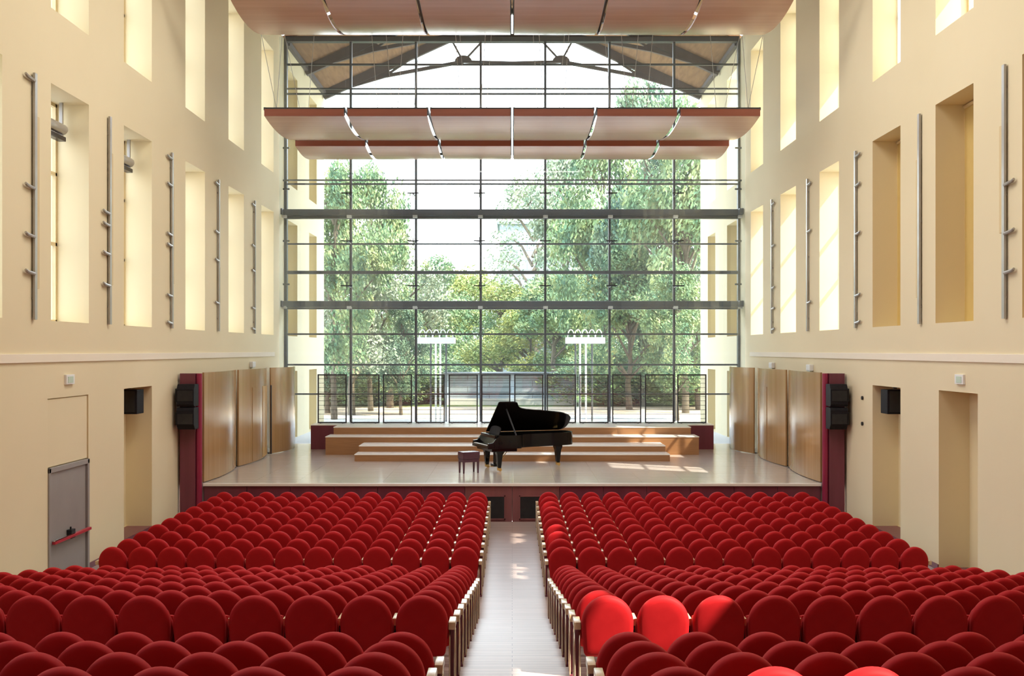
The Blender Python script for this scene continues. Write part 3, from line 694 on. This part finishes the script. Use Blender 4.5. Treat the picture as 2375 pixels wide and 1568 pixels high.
# ------------------------------------------------------------------ seats
def seat_meshes():
    ms = {}
    # backrest: arched slab, back side rounded, leaning back
    ol = []
    wb, wm, zt, zm, z0 = .238, .262, .965, .685, .34
    for k in range(5): a = math.pi * 1.5 + k / 4 * math.pi / 2; ol.append((wb - .05 + .05 * math.cos(a), z0 + .05 + .05 * math.sin(a)))
    for k in range(1, 4): t = k / 4; ol.append((wb + (wm - wb) * math.sin(t * math.pi / 2), z0 + .05 + t * (zm - z0 - .05)))
    for k in range(0, 25): a = k / 24 * math.pi; ol.append((wm * math.cos(a), zm + (zt - zm) * math.sin(a)))
    for k in range(3, 0, -1): t = k / 4; ol.append((-(wb + (wm - wb) * math.sin(t * math.pi / 2)), z0 + .05 + t * (zm - z0 - .05)))
    for k in range(5): a = math.pi + k / 4 * math.pi / 2; ol.append((-(wb - .05) + .05 * math.cos(a), z0 + .05 + .05 * math.sin(a)))
    cxy = (0, .63)
    def ring(ins, y):
        out = []
        for x, z in ol:
            dx, dz = x - cxy[0], z - cxy[1]; l = math.hypot(dx, dz); s = (l - ins) / l
            out.append(Vector((cxy[0] + dx * s, y, cxy[1] + dz * s)))
        return out
    lean = Matrix.Translation((0, 0, .45)) @ Matrix.Rotation(math.radians(7), 4, 'X') @ Matrix.Translation((0, 0, -.45))
    b = MB(); b.loops([ring(.24, -.058), ring(.12, -.057), ring(.05, -.052), ring(.02, -.043), ring(.005, -.028), ring(0, -.005), ring(0, .03), ring(.012, .05), ring(.04, .06)]); b.xform(lean)
    ms['backrest'] = b.mesh('backrest', M['red'], smooth=60)
    # front pad with side bolsters
    def pad(x, z): return x
    b = MB(); lo = []
    P = [(.19, .40), (.235, .43), (.262, .52), (.275, .60), (.266, .67), (.225, .78), (.15, .865), (.0, .90)]
    prof = P + [(-x, z) for x, z in P[::-1][1:]]
    def pr(s, y): return [Vector((x * s, y, .65 + (z - .65) * s)) for x, z in prof]
    b.loops([pr(.97, .055), pr(1, .075), pr(.97, .105), pr(.85, .128), pr(.5, .135)]); b.xform(lean)
    ms['back_cushion'] = b.mesh('back_cushion', M['red'], smooth=60)
    # tip-up seat
    b = MB(); b.box(-.225, .225, -.055, .055, 0, .32)
    b.xform(Matrix.Translation((0, .21, .38)) @ Matrix.Rotation(math.radians(-12), 4, 'X'))
    ms['seat_cushion'] = b.mesh('seat_cushion', M['red'], smooth=60, bevel=.04)
    b = MB(); b.box(-.034, .034, .13, .38, .615, .69); ms['armrest'] = b.mesh('armrest', M['arm'], smooth=30, bevel=.009)
    b = MB(); b.box(-.034, .034, -.03, .23, .615, .69); ms['aisle_armrest'] = b.mesh('armrest', M['arm'], smooth=30, bevel=.009)
    b = MB(); b.box(-.02, .02, .14, .34, .02, .615); b.box(-.026, .026, .12, .38, 0, .025); b.box(-.27, .27, .05, .09, .34, .40, Matrix.Translation((.28, 0, 0))) if False else None
    ms['stanchion'] = b.mesh('stanchion', M['black'], bevel=.004)
    b = MB(); b.box(-.018, .018, .03, .20, .05, .615); b.box(-.03, .03, .0, .30, 0, .03); ms['end_panel'] = b.mesh('end_panel', M['maroon'], bevel=.008)
    b = MB()
    for y in (.02, .21): b.tube([(.026, y, .01), (.026, y, .3), (.026, y + (.02 if y < .2 else -.02), .54), (.026, .11, .605)], .008, 6)
    b2 = MB(); b2.v = [(-x, y, z) for x, y, z in b.v]; b.add(b2.v, [list(f) for f in b.f])
    ms['metal_loop'] = b.mesh('metal_loop', M['cream_metal'], smooth=40)
    return ms
SM = seat_meshes()
BL = ['front', 'middle', 'rear']
VIS = {0: (13,) * 10, 1: (13,) * 6 + (12, 11, 10, 9), 2: (8, 7, 7, 6)}
# seats that show largest in the photograph, each a thing of its own: (left, right) counts from the aisle
OWN = {(0, 4): (1, 1), (0, 5): (13, 13), (0, 6): (13, 13), (0, 7): (13, 13), (0, 8): (13, 13), (0, 9): (13, 13),
       (1, 4): (12, 12), (1, 5): (11, 11), (1, 6): (11, 10), (1, 7): (10, 10), (1, 8): (9, 9), (1, 9): (9, 9),
       (2, 0): (7, 7), (2, 1): (6, 6), (2, 2): (6, 5), (2, 3): (4, 4)}
INDIV = lambda blk, k, n, side: n < OWN.get((blk, k), (0, 0))[0 if side < 0 else 1]
def seat_parts(n, side, last):
    """[(part name, x shift)]; aisle side is -side"""
    a = -side * .28
    ps = [('backrest', 0), ('back_cushion', 0), ('seat_cushion', 0), ('armrest', a) if n else ('aisle_armrest', -side * .302)]
    if n: ps.append(('stanchion', a))
    else: ps += [('end_panel', -side * .302), ('metal_loop', -side * .302)]
    if last: ps += [('aisle_armrest', side * .302), ('stanchion', side * .302)]
    return ps
protos = {}
rest = {}
first_seat = {}
for blk, k, y, z in ROWS:
    for side in (-1, 1):
        nmax = VIS[blk][k]
        for n in range(nmax):
            x = side * ((.91 if side < 0 else .96) + .56 * n)
            last = n == nmax - 1
            ps = seat_parts(n, side, last)
            if INDIV(blk, k, n, side):
                key = (side, n == 0, last)
                if key not in first_seat:
                    e = empty('theatre_seat'); first_seat[key] = e
                    sub = None
                    for pn, dx in ps:
                        o = link('armrest' if pn == 'aisle_armrest' else pn, SM[pn], sub if pn == 'metal_loop' else (br_ if pn == 'back_cushion' else e)); o.location = (0 if pn == 'metal_loop' else dx, 0, 0)
                        if pn == 'end_panel': sub = o
                        if pn == 'backrest': br_ = o
                else: e = dup(first_seat[key])
                e.location = (x, y, z)
                tag(e, 'red seat, %s %s of the aisle, %s row from the stage in the %s block' % (ORD[n], 'left' if side < 0 else 'right', ORD[k], BL[blk]), 'seat', 'red seats in the %s block, %s of the aisle' % (BL[blk], 'left' if side < 0 else 'right'))
            else: rest.setdefault('all', []).append((x, y, z, ps))
if rest:
    mats = []; mb = MB()
    for x, y, z, ps in rest['all']:
        for pn, dx in ps:
            me = SM[pn]; mat = me.materials[0]
            if mat not in mats: mats.append(mat)
            mb.cur = mats.index(mat)
            mb.add([(v.co.x + x + dx, v.co.y + y, v.co.z + z) for v in me.vertices], [tuple(p.vertices) for p in me.polygons])
    o = mb.build('theatre_seats', mats, smooth=45, fixn=False)
    o['kind'] = 'stuff'; o['label'] = 'further red seats filling the farther rows of the front and middle blocks'

# ------------------------------------------------------------------ outdoors
b = MB(); b.box(-220, 220, 53.3, 64, .55, .92); struct(b.build('ground', M['paving']), 'pale paving outside the loggia')
b = MB(); b.box(-220, 220, 64, 73.5, .55, .93); struct(b.build('ground.001', M['sand']), 'sandy path across the park')
b = MB(); b.box(-220, 220, 73.5, 300, .55, .93); struct(b.build('ground.002', M['grass']), 'park lawn')
for s in (-1, 1):
    b = MB(); x0, x1 = sorted((s * 9.85, s * 220)); b.box(x0, x1, -80, 53.3, -.4, .0); struct(b.build('ground.00%d' % (3 if s < 0 else 4), M['paving']))
b = MB(); b.box(-9.85, 9.85, -80, YB, -.4, 0); struct(b.build('ground.005', M['paving']))

def tree_mesh(seed, leaf_n, ht, rad, trunk_h, leaf, sz=.26, clumps=26, sparse=.0):
    r = random.Random(seed)
    t = MB()
    t.tube([(0, 0, 0), (r.uniform(-.1, .1), r.uniform(-.1, .1), trunk_h * .6), (r.uniform(-.2, .2), 0, trunk_h), (r.uniform(-.4, .4), r.uniform(-.3, .3), ht * .8)], [ht * .022, ht * .018, ht * .015, .04], 9)
    cl = []
    for i in range(clumps):
        u = r.random(); a = r.uniform(0, 6.283)
        zc = trunk_h * .8 + (ht - trunk_h * .8) * (.08 + .88 * u)
        f = math.sin(math.pi * min(1, .18 + .80 * u)) ** .7
        rr = rad * f * math.sqrt(r.uniform(.1, 1))
        c_ = Vector((rr * math.cos(a), rr * math.sin(a), zc)); cl.append((c_, rad * r.uniform(.24, .42)))
        z1 = max(trunk_h * .7, zc - rr * .9)
        t.tube([(0, 0, z1), (c_.x * .5, c_.y * .5, (z1 + zc) / 2 + .3), tuple(c_)], [.09, .06, .02], 5)
    l = MB()
    for i in range(leaf_n):
        c_, cr = cl[i % clumps]
        d = Vector((r.gauss(0, 1), r.gauss(0, 1), r.gauss(0, .75)))
        d = d.normalized() * cr * (r.random() ** .45)
        p = c_ + d
        p.z = max(p.z, .12)
        n = Vector((r.gauss(0, 1), r.gauss(0, 1), r.gauss(.3, 1))).normalized(); a = n.orthogonal().normalized(); q = n.cross(a)
        s = sz * r.uniform(.6, 1.3)
        l.add([p - a * s - q * s * .45, p + a * s - q * s * .5, p + a * s * .9 + q * s * .5, p - a * s * .8 + q * s * .45], [(0, 1, 2, 3)])
    return t.mesh('trunk', M['bark'], smooth=True), l.mesh('crown', M[leaf], fixn=False)
TV = {'a': (tree_mesh(1, 22000, 10, 3.4, 2.6, 'leaf', .085), 10), 'b': (tree_mesh(2, 22000, 10, 3.2, 2.2, 'leaf_dark', .085), 10),
      'c': (tree_mesh(3, 18000, 10, 3.6, 2.4, 'leaf_yellow', .09), 10), 'p': (tree_mesh(4, 12000, 10, 3.0, 2.6, 'leaf_pale', .085, 24), 10),
      's': (tree_mesh(5, 7000, 10, 3.2, 2.0, 'leaf_pale', .075, 28), 10), 'h': (tree_mesh(6, 16000, 10, 5.2, .4, 'leaf', .12, 34), 10)}
def tree(x, d, ytop, kind, wscale, label, nm='park_tree', rz=None):
    p = at(x, HY, d); H = EYE - (ytop - HY) * d / F - .92
    (tm, lm), h0 = TV[kind]
    e = tag(empty(nm, (p.x, d, .931), R.uniform(0, 6.28) if rz is None else rz), label, 'tree', 'park trees beyond the glass')
    s = H / h0; e.scale = (s * wscale, s * wscale, s)
    link('trunk', tm, e); link('crown', lm, e)
TREES = [
    (775, 60, 385, 'a', .62, 'tree close behind the loggia at the left edge of the glass'),
    (860, 68, 392, 'a', .55, 'slender tall tree second from the left outside the glass'),
    (815, 64, 560, 'p', 1.1, 'greyish bushy tree at the left, in front of the tall ones'),
    (905, 72, 500, 'p', .9, 'pale thin tree left of the open sky'),
    (930, 64, 700, 'b', .75, 'dark young tree beside the left park lamp'),
    (1000, 96, 600, 'a', 1.0, 'round tree right of the pale thin one, far back'),
    (1090, 112, 640, 'c', 1.3, 'yellowing tree far back under the open sky'),
    (1160, 104, 668, 'c', 1.3, 'yellowing tree far back in the middle of the glass'),
    (1235, 120, 420, 's', .9, 'sparse tall tree in front of the pale stone building'),
    (1285, 92, 640, 'a', 1.2, 'low green tree at the foot of the pale stone building'),
    (1310, 100, 360, 'p', .75, 'pale tall tree behind the right park lamp'),
    (1400, 84, 300, 'a', .6, 'tall green tree in the fifth bay of the glass'),
    (1490, 74, 205, 'b', .55, 'tallest dark tree in the sixth bay of the glass'),
    (1590, 66, 230, 'a', .55, 'tall green tree against the right loggia wall'),
    (1460, 70, 560, 'a', .95, 'broad green tree with a forked trunk right of the lamp'),
    (1570, 59, 620, 'a', .85, 'leafy tree just outside the right end of the loggia'),
    (1390, 96, 640, 'c', 1.1, 'yellow green tree behind the right park lamp head'),
    (1230, 98, 720, 'c', 1.4, 'low yellow tree behind the piano lid'),
    (760, 66, 700, 'b', 1.2, 'low dark tree at the far left behind the screens'),
    (1620, 70, 640, 'b', 1.1, 'dark low tree at the far right behind the screens'),
]
for t in TREES: tree(*t[:5], t[5])
for i, (x, d, yt) in enumerate(((700, 130, 640), (900, 126, 650), (1060, 140, 690), (1190, 132, 700), (1340, 128, 660), (1500, 126, 600), (1680, 124, 560))):
    tree(x, d, yt, 'h', 1.0, 'low bushy tree closing the park, %s from the left along the back' % ORD[i], 'bushy_tree')
for i, (x, d, yt, kind, ws, lb) in enumerate(((770, 75, 833, 'h', 2.1, 'dark bush behind the first glass screen'), (862, 76, 813, 'h', 2.1, 'bush behind the second and third glass screens'), (940, 78, 823, 'h', 2.1, 'bush behind the fourth glass screen'), (995, 80, 828, 'h', 2.1, 'bush left of the blue-grey shed'), (1405, 76, 818, 'h', 2.1, 'bush behind the ninth and tenth glass screens'), (1480, 78, 798, 'h', 2.1, 'bush behind the eleventh glass screen'), (1590, 75, 828, 'h', 2.1, 'bush behind the last glass screen'))):
    tree(x, d, yt, kind, ws, lb, 'park_bush')
# pale stone building and a low blue-grey shed
e = tag(empty('stone_building', (at(1270, HY, 128).x, 128, .92)), 'pale blue stone building behind the trees', 'building')
b = MB(); b.box(-5.6, 5.6, 0, 9, 0, EYE + 292 * 128 / F - .92); b.build('facade', M['stone'], e)
b = MB(); b.box(-5.9, 5.9, -.3, 9.3, EYE + 292 * 128 / F - .92, EYE + 292 * 128 / F - .5); b.build('cornice', M['stone'], e)
e = tag(empty('park_shed', (at(1185, HY, 76).x, 76, .93)), 'long low blue-grey shed seen through the glass screens', 'shed')
b = MB(); b.box(-4.6, 4.4, 0, 3, 0, 2.05); b.build('board_wall', M['slate'], e)
b = MB(); b.box(-4.8, 4.6, -.3, 3.2, 2.05, 2.22); b.build('roof_slab', M['grey'], e)
b = MB(); b.box(-4.5, 4.3, -.5, -.06, .0, .45); b.build('plinth_bench', M['paving'], e)
# park lamps: four slim posts under a white box head with hoops
def lamp(xs_, xh0, xh1, lab):
    d = 58.0; xc = (xh0 + xh1) / 2
    e = tag(empty('park_lamp', (at(xc, HY, d).x, d, .92)), lab, 'street lamp', 'park lamps')
    X0 = at(xc, HY, d).x; zh = EYE - (797 - HY) * d / F - .92; zt = EYE - (783 - HY) * d / F - .92
    hw = (xh1 - xh0) / 2 * d / F
    for i, x in enumerate(xs_):
        b = MB(); X = at(x, HY, d).x - X0; b.tube([(X, (-.25, .25)[i % 2], 0), (X, (-.25, .25)[i % 2], zh + .1)], .05, 8); b.build('post', M['white'] if i in (1, 2) else M['grey'], e)
    b = MB(); b.box(-hw, hw, -.45, .45, zh, zt); b.build('lamp_head', M['white'], e, bevel=.03)
    for k in range(5):
        x0 = -hw * .9 + k * hw * .36; b = MB(); b.tube([(x0 + hw * .17 * (1 - math.cos(a * math.pi / 8)), 0, zt + .42 * math.sin(a * math.pi / 8)) for a in range(9)], .025, 6); b.build('hoop', M['white'], e)
lamp((1000, 1010, 1022, 1034), 968, 1056, 'white park lamp on four posts, left of the piano')
lamp((1334, 1346, 1358, 1374), 1312, 1402, 'white park lamp on four posts, right of the piano')

# ------------------------------------------------------------------ light
SUN = Vector((-1, .5, -1.3))
sd_ = bpy.data.lights.new('sun', 'SUN'); sd_.energy = 10.5; sd_.angle = math.radians(.6); sd_.color = (1, .90, .72)
so = bpy.data.objects.new('sun', sd_); COL.objects.link(so); so.rotation_euler = SUN.to_track_quat('-Z', 'Y').to_euler(); so.location = (40, -20, 60)
w = bpy.data.worlds.new('sky'); scn.world = w; w.use_nodes = True
nt = w.node_tree; bg = nt.nodes['Background']; bg.inputs[1].default_value = 4.8
tc = nt.nodes.new('ShaderNodeTexCoord'); sp = nt.nodes.new('ShaderNodeSeparateXYZ'); cr = nt.nodes.new('ShaderNodeValToRGB')
cr.color_ramp.elements[0].position = .0; cr.color_ramp.elements[0].color = (.97, .98, 1, 1); cr.color_ramp.elements[1].position = .8; cr.color_ramp.elements[1].color = (.62, .76, 1, 1)
nt.links.new(tc.outputs['Generated'], sp.inputs[0]); nt.links.new(sp.outputs[2], cr.inputs[0]); nt.links.new(cr.outputs[0], bg.inputs[0])
def area(nm, loc, sx, sy, e, col, rot=(0, 0, 0)):
    l = bpy.data.lights.new(nm, 'AREA'); l.shape = 'RECTANGLE'; l.size = sx; l.size_y = sy; l.energy = e; l.color = col
    o = bpy.data.objects.new(nm, l); COL.objects.link(o); o.location = loc; o.rotation_euler = rot
    return o
for i, (y, e_) in enumerate(((13, 240), (19, 360), (25, 450))): area('ceiling_fill', (0, y, 16.6), 9, 2.2, e_, (1, .95, .87))  # unseen area lights added to brighten the hall

cam = bpy.data.cameras.new('camera'); co = bpy.data.objects.new('camera', cam); COL.objects.link(co)
co.location = (0, 0, EYE); co.rotation_euler = (math.pi / 2, 0, 0)
cam.sensor_fit = 'HORIZONTAL'; cam.sensor_width = 36; cam.lens = F / 2375 * 36
cam.shift_x = -(CX - 1187.5) / 2375; cam.shift_y = (HY - 784) / 2375
cam.clip_end = 800
scn.camera = co
vs = scn.view_settings; vs.view_transform = 'Standard'; vs.look = 'None'; vs.gamma = 1; vs.use_curve_mapping = False; vs.exposure = 0.76
cy = scn.cycles
cy.max_bounces = 7; cy.diffuse_bounces = 5; cy.glossy_bounces = 3; cy.transparent_max_bounces = 12; cy.transmission_bounces = 4
cy.caustics_reflective = False; cy.caustics_refractive = False; cy.sample_clamp_indirect = 6; cy.blur_glossy = 1.0
